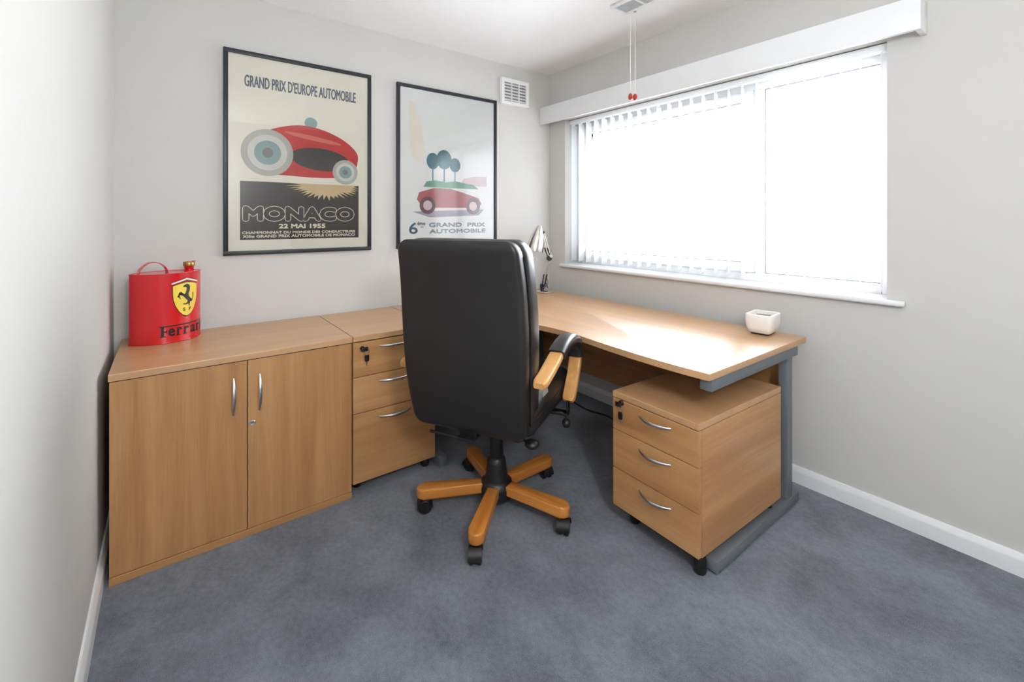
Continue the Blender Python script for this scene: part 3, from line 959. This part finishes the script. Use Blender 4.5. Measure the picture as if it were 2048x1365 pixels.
bm = lathe(bmesh.new(), [(0, -0.014), (0.020, -0.012), (0.028, -0.002), (0.026, 0.008), (0.012, 0.014), (0, 0.014)], 22, (0.238, -0.182, 0.402))
obj('lever_knob', bm, M['black'], lev, smooth=60)
bm = bmesh.new()
sweep(bm, [(-0.16, -0.262, 0.410), (0.02, -0.262, 0.410)], circ(0.006, 8))
box(bm, -0.035, 0.035, -0.275, -0.12, 0.404, 0.416, bev=0.003)
box(bm, -0.035, 0.035, -0.250, -0.238, 0.410, 0.470, bev=0.003)
obj('back_bracket', bm, M['blackmetal'], chair, smooth=40)
# seat cushion
bm = B(-0.258, 0.258, -0.225, 0.285, 0.425, 0.555, bev=0.045, seg=6)
for v in bm.verts:
    v.co.z += 0.05 * (v.co.y + 0.2)
    if v.co.z > 0.48:
        q = max(0.0, 1 - (v.co.x / 0.262) ** 2) * max(0.0, 1 - ((v.co.y - 0.025) / 0.25) ** 2)
        v.co.z += 0.012 * q - 0.03 * max(0, (v.co.y - 0.20) / 0.075)
seat = obj('seat', bm, M['leather'], chair, smooth=60)
ring = [(x, y + 0.030, 0.500 + 0.05 * (y + 0.23)) for x, y in rrect(0.516, 0.510, 0.045, 6)]
obj('seat_piping', sweep(bmesh.new(), ring, circ(0.004, 6), close=True), M['leather'], seat, smooth=60)
# backrest: padded front cushion plus rear panel
BZ0, BZ1 = 0.445, 1.155
def rear_y(z):
    t = (z - BZ0) / (BZ1 - BZ0)
    return -0.262 - 0.105 * t - 0.028 * math.sin(PI * t) * (0.5 - t) * 2
def half_w(z):
    t = (z - BZ0) / (BZ1 - BZ0)
    return 0.234 + 0.020 * math.sin(PI * min(1, t * 0.9 + 0.05)) + 0.010 * t
def slab(y_off, thick, grow, r, z0, z1, crest, cr):
    """rounded cushion slab following the back curve"""
    bm = bmesh.new()
    rings = []
    nz = 34
    levels = []
    for i in range(9):
        a = PI / 2 * i / 8
        levels.append((z0 + cr * (1 - math.cos(a)), math.sin(a)))
    for i in range(1, nz):
        levels.append((z0 + cr + (z1 - z0 - 2 * cr) * i / nz, 1.0))
    for i in range(9):
        a = PI / 2 * i / 8
        levels.append((z1 - cr + cr * math.sin(a), math.cos(a)))
    for z, k in levels:
        hw = half_w(min(max(z, BZ0), BZ1)) + grow
        hw -= cr * (1 - k)                     # rounded corners seen from behind
        dth = max(thick - 2 * r * (1 - k), 0.004)
        rr = max(min(r * max(k, 0.15), dth * 0.49, hw * 0.4), 0.001)
        sec = rrect(2 * hw, dth, rr, 5)
        yc = rear_y(z) + y_off + thick / 2
        lf = (z - z0) / (z1 - z0)
        rings.append([bm.verts.new((x, yc + y, z + crest * (1 - (x / 0.27) ** 2) * (lf ** 3) - 0.018 * (1 - (x / 0.27) ** 2) * (1 - lf) ** 3)) for x, y in sec])
    m = len(rings[0])
    for a, b in zip(rings[:-1], rings[1:]):
        for i in range(m):
            bm.faces.new((a[i], a[(i + 1) % m], b[(i + 1) % m], b[i]))
    bm.faces.new(rings[0][::-1])
    bm.faces.new(rings[-1])
    return bm
bp = obj('backrest_panel', slab(0.0, 0.062, 0.004, 0.020, BZ0 - 0.012, BZ1 + 0.004, 0.018, 0.042), M['leather'], chair, smooth=70)
bc = obj('backrest_cushion', slab(0.048, 0.112, 0.009, 0.040, BZ0 + 0.005, BZ1 + 0.006, 0.018, 0.050), M['cushion_leather'], chair, smooth=70)
# piping where panel and cushion meet
ring = []
N = 40
def edge_pt(sx, z):
    return (sx * (half_w(z) + 0.006), rear_y(z) + 0.056, z)
zs = [BZ0 + 0.04 + (BZ1 - BZ0 - 0.085) * i / N for i in range(N + 1)]
left = [edge_pt(-1, z) for z in zs]
right = [edge_pt(1, z) for z in zs]
for side in (left, right):
    obj('piping', sweep(bmesh.new(), side, circ(0.004, 6), up=(0, 1, 0)), M['leather'], bp, smooth=60)
# arms
arm_path = [(-0.255, 0.650), (-0.18, 0.668), (-0.10, 0.692), (-0.02, 0.720), (0.06, 0.733), (0.135, 0.724), (0.190, 0.690), (0.205, 0.635), (0.180, 0.570), (0.135, 0.515), (0.095, 0.470)]
AX = 0.292
for s in (1, -1):
    path = spline([(0, y, z) for y, z in arm_path], 6)
    bm = bmesh.new()
    sec = rrect(0.056, 0.030, 0.009, 4)
    def arm_loft(bm, pts, sec, capround=False):
        rings = []
        n = len(pts)
        for i, p in enumerate(pts):
            t = (pts[min(i + 1, n - 1)] - pts[max(i - 1, 0)]).normalized()
            u = Vector((1, 0, 0)).cross(t).normalized()
            k = 1.0
            if capround:
                e = min(i, n - 1 - i)
                k = (0.72, 0.93)[e] if e < 2 else 1.0
            rings.append([bm.verts.new(p + Vector((1, 0, 0)) * a * k + u * b * k) for a, b in sec])
        m = len(sec)
        for a, b in zip(rings[:-1], rings[1:]):
            for i in range(m):
                bm.faces.new((a[i], a[(i + 1) % m], b[(i + 1) % m], b[i]))
        bm.faces.new(rings[0][::-1])
        bm.faces.new(rings[-1])
        return bm
    arm_loft(bm, path, sec, True)
    bmesh.ops.translate(bm, verts=bm.verts, vec=(s * AX, 0, 0))
    arm = obj('arm', bm, M['arm_wood'], chair, smooth=50)
    sub = [p for p in path if p.y > -0.07 and p.z > 0.628]
    bm = arm_loft(bmesh.new(), sub, rrect(0.070, 0.050, 0.018, 5))
    bmesh.ops.translate(bm, verts=bm.verts, vec=(s * AX, 0, 0.0))
    obj('arm_pad', bm, M['pad_leather'], arm, smooth=50)
    # steel bracket from post to seat
    a0 = 0.22
    bm = B(min(s * 0.20, s * 0.292), max(s * 0.20, s * 0.292), 0.075, 0.115, 0.412, 0.4235, bev=0.002)
    box(bm, s * 0.292 - 0.004, s * 0.292 + 0.004, 0.080, 0.110, 0.413, 0.475, bev=0.002)
    obj('arm_bracket', bm, M['blackmetal'], arm, smooth=40)
# cream fabric label between backrest and right arm
bm = bmesh.new()
g = []
for i in range(6):
    for_z = 0.655 - 0.017 * i
    g.append([bm.verts.new((0.272 + 0.004 * math.sin(i * 1.1), -0.160 + 0.050 * k + 0.006 * i * 0.5 + 0.010 * (i / 5) * (k - 0.5), for_z)) for k in (0, 0.5, 1)])
for a, b in zip(g[:-1], g[1:]):
    for i in range(2):
        bm.faces.new((a[i], a[i + 1], b[i + 1], b[i]))
bmesh.ops.solidify(bm, geom=bm.faces, thickness=0.004)
tg = obj('fabric_tag', bm, M['cream_tag'], chair, smooth=60)
tg['label'] = 'cream fabric tag hanging beside the right arm'

# ------------------------------------------------------------------ red fuel can
can = thing('fuel_can', 'red metal fuel can with a yellow horse shield and brass cap', 'can', (-0.0035, 2.488, TOPZ), math.radians(14.53))
CR, CTH, CSAG, CH = 0.13824, 1.17544, 0.085, 0.2935
def can_pt(s, off=0.0):
    a = s / CR
    return (CR + off) * math.sin(a), -((CR + off) * math.cos(a) - (CR - CSAG))
out = []
n = 26
for i in range(n + 1):
    x, y = can_pt((-1 + 2 * i / n) * CTH * CR)
    out.append((x, y))
for i in range(1, n):
    x, y = can_pt((1 - 2 * i / n) * CTH * CR)
    out.append((x, -y))
bm = prism(bmesh.new(), out, 0.0005, CH)
cbody = obj('can_body', bm, M['red'], can, smooth=35)
rim = [(x * 1.004, y * 1.004, CH) for x, y in out]
obj('top_rim', sweep(bmesh.new(), rim, circ(0.0022, 6), close=True), M['red'], can, smooth=60)
obj('bottom_rim', sweep(bmesh.new(), [(x, y, 0.003) for x, y, z in rim], circ(0.0022, 6), close=True), M['red'], can, smooth=60)
# strap handle
hp = [(-0.098, 0.004, CH), (-0.092, 0.002, CH + 0.020), (-0.070, 0.0, CH + 0.042), (-0.047, 0.0, CH + 0.047), (-0.024, 0.0, CH + 0.040), (-0.004, 0.0, CH + 0.020), (0.002, 0.0, CH)]
obj('strap_handle', sweep(bmesh.new(), spline(hp, 6), [(-0.0015, -0.016), (0.0015, -0.016), (0.0015, 0.016), (-0.0015, 0.016)], up=(0, 1, 0)), M['red'], can, smooth=40)
nx_, ny_ = 0.0865, 0.010
obj('neck', lathe(bmesh.new(), [(0.018, CH - 0.001), (0.0175, CH + 0.012), (0.019, CH + 0.014), (0.019, CH + 0.018), (0.017, CH + 0.020), (0.0, CH + 0.020)], 24, (nx_, ny_, 0)), M['red'], can, smooth=40)
capo = obj('cap', lathe(bmesh.new(), [(0, CH + 0.0205), (0.0215, CH + 0.0205), (0.0225, CH + 0.023), (0.0225, CH + 0.038), (0.020, CH + 0.041), (0, CH + 0.041)], 24, (nx_, ny_, 0)), M['brass'], can, smooth=40)
obj('cap_lug', lathe(bmesh.new(), [(0, 0), (0.007, 0), (0.007, 0.004), (0, 0.004)], 14, (nx_ + 0.015, ny_ - 0.012, CH + 0.041)), M['brass'], capo, smooth=40)

def wrap(bm, layer, cuts=2):
    """bend flat (s, z) artwork on to the can's front"""
    if cuts:
        for _ in range(cuts):
            long = [e for e in bm.edges if abs(e.verts[0].co.x - e.verts[1].co.x) > 0.012]
            if long:
                bmesh.ops.subdivide_edges(bm, edges=long, cuts=2)
                bmesh.ops.triangulate(bm, faces=[f for f in bm.faces if len(f.verts) > 3])
    for v in bm.verts:
        x, y = can_pt(v.co.x, 0.0006 * layer - v.co.y)
        v.co = Vector((x, y, v.co.z))
    return bm
def shield(k):
    c, zt, zb, hwid = 0.0545, 0.2505, 0.1065, 0.0545
    right = [(0.0, 0.2515), (0.5, 0.2475), (1.0, 0.2400), (0.995, 0.205), (0.95, 0.180), (0.82, 0.155), (0.58, 0.130), (0.30, 0.113), (0.0, 0.1065)]
    pts = [(c + k * hwid * a, 0.18 + (z - 0.18) * k) for a, z in right]
    pts += [(c - k * hwid * a, 0.18 + (z - 0.18) * k) for a, z in right[-2:0:-1]]
    return pts
crest = obj('shield_outline', wrap(poly_bm([shield(1.05)]), 1), M['print_black'], can)
obj('shield', wrap(poly_bm([shield(1.0)]), 2), M['yellow'], crest)
c0 = 0.0545
def chev(z, t, wd):
    return [(c0 - wd, z - 0.017), (c0, z), (c0 + wd, z - 0.017), (c0 + wd, z - 0.017 - t), (c0, z - t), (c0 - wd, z - 0.017 - t)]
obj('chevron_backing', wrap(poly_bm([[(c0 - 0.060, 0.2545), (c0, 0.2735), (c0 + 0.060, 0.2545), (c0 + 0.058, 0.2415), (c0, 0.2560), (c0 - 0.058, 0.2415)]]), 1), M['print_black'], crest)
obj('chevron', wrap(poly_bm([chev(0.2700, 0.0065, 0.059)]), 2), M['print_white'], crest)
obj('chevron', wrap(poly_bm([chev(0.2622, 0.0035, 0.057)]), 2), M['red'], crest)
def hz(px, py):
    """emblem drawing coordinates to (s, z)"""
    return (0.0171 + (px - 785) / 200.0 * 0.065, 0.2446 - (py - 395) / 295.0 * 0.096 - 0.006 * (px - 905) / 100.0)
horse = [(848, 432), (868, 415), (886, 402), (902, 393), (912, 400), (928, 402), (944, 425), (942, 470), (934, 500), (922, 520), (925, 555), (948, 580),
         (984, 602), (972, 622), (950, 628), (938, 655), (936, 690), (926, 690), (922, 662), (905, 664), (893, 672), (850, 672), (846, 662), (886, 658), (905, 640),
         (908, 615), (886, 598), (862, 572), (840, 556), (806, 552), (812, 580), (824, 604), (814, 606), (800, 582), (792, 592), (780, 570), (792, 556), (800, 522), (826, 508), (846, 524),
         (866, 536), (880, 520), (894, 482), (896, 452), (884, 440), (866, 440), (856, 446)]
obj('horse', wrap(poly_bm([[hz(*p) for p in horse]]), 3, 1), M['print_black'], crest)
obj('horse_tail', wrap(poly_bm([[hz(*p) for p in [(972, 606), (982, 598), (996, 552), (996, 520), (986, 490), (982, 515), (986, 545), (980, 575)]]]), 3, 1), M['print_black'], crest)
obj('lettering', wrap(text_bm('S', 0.0365, 0.0475, 0.1275, 0.1425, 0.0006), 3, 1), M['print_black'], crest)
obj('lettering', wrap(text_bm('F', 0.0630, 0.0735, 0.1275, 0.1425, 0.0006), 3, 1), M['print_black'], crest)
# wordmark: capital with a top bar stretched over the lower-case letters
zb, zx, ztop = 0.0285, 0.0625, 0.0745
bm = bmesh.new()
def rb(x0, x1, z0, z1):
    bm.faces.new([bm.verts.new(p) for p in ((x0, 0, z0), (x1, 0, z0), (x1, 0, z1), (x0, 0, z1))])
rb(-0.046, 0.158, 0.0695, ztop)
rb(-0.040, -0.030, zb + 0.004, 0.0695)
rb(-0.045, -0.024, zb, zb + 0.004)
rb(-0.030, -0.022, 0.0475, 0.0525)
rb(-0.0225, -0.0190, 0.0430, 0.0570)
obj('wordmark', wrap(bm, 1), M['print_black'], can)
wm = None
for ch, a, b in (('e', -0.0155, 0.0085), ('r', 0.015, 0.0345), ('r', 0.042, 0.0635), ('a', 0.071, 0.099), ('r', 0.108, 0.130), ('i', 0.141, 0.151)):
    hi = zx if ch != 'i' else zx + 0.004
    bm = text_bm(ch, a, b, zb, hi, 0.0016)
    if ch in 'ri':
        f = [bm.verts.new(p) for p in ((a - 0.004, 0, zb), (a + 0.012, 0, zb), (a + 0.012, 0, zb + 0.004), (a - 0.004, 0, zb + 0.004))]
        bm.faces.new(f)
    obj('wordmark_letter', wrap(bm, 2, 1), M['print_black'], can)

# ------------------------------------------------------------------ desk lamp
LP = Vector((2.165, 2.455, DZ1))
LD = 2.165 * math.cos(AZ) + 2.455 * math.sin(AZ)
lamp = thing('desk_lamp', 'small chrome jointed desk lamp standing on the corner desk', 'lamp', LP)
def L(u, v, dd=0.0):
    return pix(u, v, LD + dd) - LP
obj('base', lathe(bmesh.new(), [(0, 0.0005), (0.068, 0.0005), (0.070, 0.004), (0.069, 0.010), (0.060, 0.014), (0.02, 0.018), (0, 0.018)], 36), M['chrome'], lamp, smooth=40)
cc = L(1084, 575)
bx, by = cc.x, cc.y
bm = bmesh.new()
lathe(bm, [(0, 0.014), (0.014, 0.014), (0.014, 0.055), (0.009, 0.060), (0, 0.060)], 18, (bx, by, 0))
obj('pivot', bm, M['blackmetal'], lamp, smooth=40)
rv = Vector((math.sin(AZ), -math.cos(AZ), 0))
fwv = Vector((math.cos(AZ), math.sin(AZ), 0))
def rod(name, pts, r, mat, parent=lamp, n=8):
    return obj(name, sweep(bmesh.new(), [Vector(p) for p in pts], circ(r, n), up=tuple(fwv)), mat, parent, smooth=60)
rod('lower_arm', [L(1086, 566), L(1098, 514)], 0.0038, M['chrome'])
rod('lower_arm', [L(1090, 566), L(1101, 516)], 0.0030, M['chrome'])
rod('spring', [L(1084.5, 572), L(1088, 549)], 0.0050, M['blackmetal'])
rod('spring', [L(1088.5, 574), L(1094, 549)], 0.0055, M['blackmetal'])
rod('spring', [L(1090, 562), L(1096, 577)], 0.0030, M['blackmetal'])
rod('cable_loop', spline([L(1093, 556), L(1096, 565), L(1092, 573), L(1088, 578)], 6), 0.0022, M['black'])
RF = Matrix.Rotation(AZ - PI / 2, 4, 'Z') @ Matrix.Rotation(PI / 2, 4, 'X')
obj('elbow', lathe(bmesh.new(), [(0, -0.010), (0.018, -0.010), (0.020, -0.006), (0.020, 0.006), (0.018, 0.010), (0, 0.010)], 22, L(1098.5, 517), RF), M['blackmetal'], lamp, smooth=40)
obj('elbow_washer', lathe(bmesh.new(), [(0, -0.013), (0.012, -0.013), (0.012, 0.013), (0, 0.013)], 18, L(1102, 512), RF), M['chrome'], lamp, smooth=40)
rod('upper_arm', [L(1096, 516), L(1085, 462)], 0.0035, M['chrome'])
rod('upper_arm', [L(1101, 512), L(1088, 464)], 0.0030, M['chrome'])
rod('upper_sleeve', [L(1095, 512), L(1089, 496)], 0.0045, M['blackmetal'])
rod('upper_sleeve', [L(1100, 510), L(1094, 496)], 0.0045, M['blackmetal'])
obj('shade_knuckle', lathe(bmesh.new(), [(0, -0.008), (0.010, -0.008), (0.010, 0.008), (0, 0.008)], 16, L(1087, 465), RF), M['blackmetal'], lamp, smooth=40)
# bell shade, axis leaning
top, bot = L(1079.5, 452), L(1068.5, 501)
axis = (top - bot)
q = Vector((0, 0, 1)).rotation_difference(axis.normalized()).to_matrix().to_4x4()
ln = axis.length
prof = [(0.064, 0.0), (0.063, ln * 0.15), (0.056, ln * 0.40), (0.045, ln * 0.62), (0.033, ln * 0.82), (0.024, ln * 0.95), (0.018, ln), (0.0, ln)]
inner = [(0.061, 0.002), (0.060, ln * 0.15), (0.053, ln * 0.40), (0.042, ln * 0.62), (0.030, ln * 0.82), (0.0, ln * 0.93)]
bm = bmesh.new()
lathe(bm, prof, 36, bot, q)
lathe(bm, inner, 36, bot, q)
obj('lamp_shade', bm, M['chrome'], lamp, smooth=50)

# ------------------------------------------------------------------ white pot on the desk
pot = thing('planter_pot', 'small white square ceramic pot on the end of the desk', 'pot', (2.185, 0.962, DZ1), math.radians(6))
bm = bmesh.new()
levels = [(0.052, 0.008, 0.016), (0.058, 0.013, 0.018), (0.066, 0.030, 0.020), (0.069, 0.060, 0.020), (0.069, 0.088, 0.020), (0.067, 0.092, 0.019), (0.064, 0.093, 0.018),
          (0.056, 0.092, 0.014), (0.054, 0.088, 0.012), (0.053, 0.070, 0.012)]
rings = [[bm.verts.new((x, y, z)) for x, y in rrect(2 * a * 1.05, 2 * a * 0.82, r, 5)] for a, z, r in levels]
m = len(rings[0])
for a, b in zip(rings[:-1], rings[1:]):
    for i in range(m):
        bm.faces.new((a[i], a[(i + 1) % m], b[(i + 1) % m], b[i]))
bm.faces.new(rings[0][::-1])
bm.faces.new(rings[-1])
obj('pot_body', bm, M['pot'], pot, smooth=45)
obj('insert', prism(bmesh.new(), rrect(0.104, 0.080, 0.012, 5), 0.0702, 0.076), M['soil'], pot, smooth=40)
obj('base_foot', prism(bmesh.new(), rrect(0.100, 0.076, 0.012, 5), 0.0005, 0.0082), M['black'], pot, smooth=40)
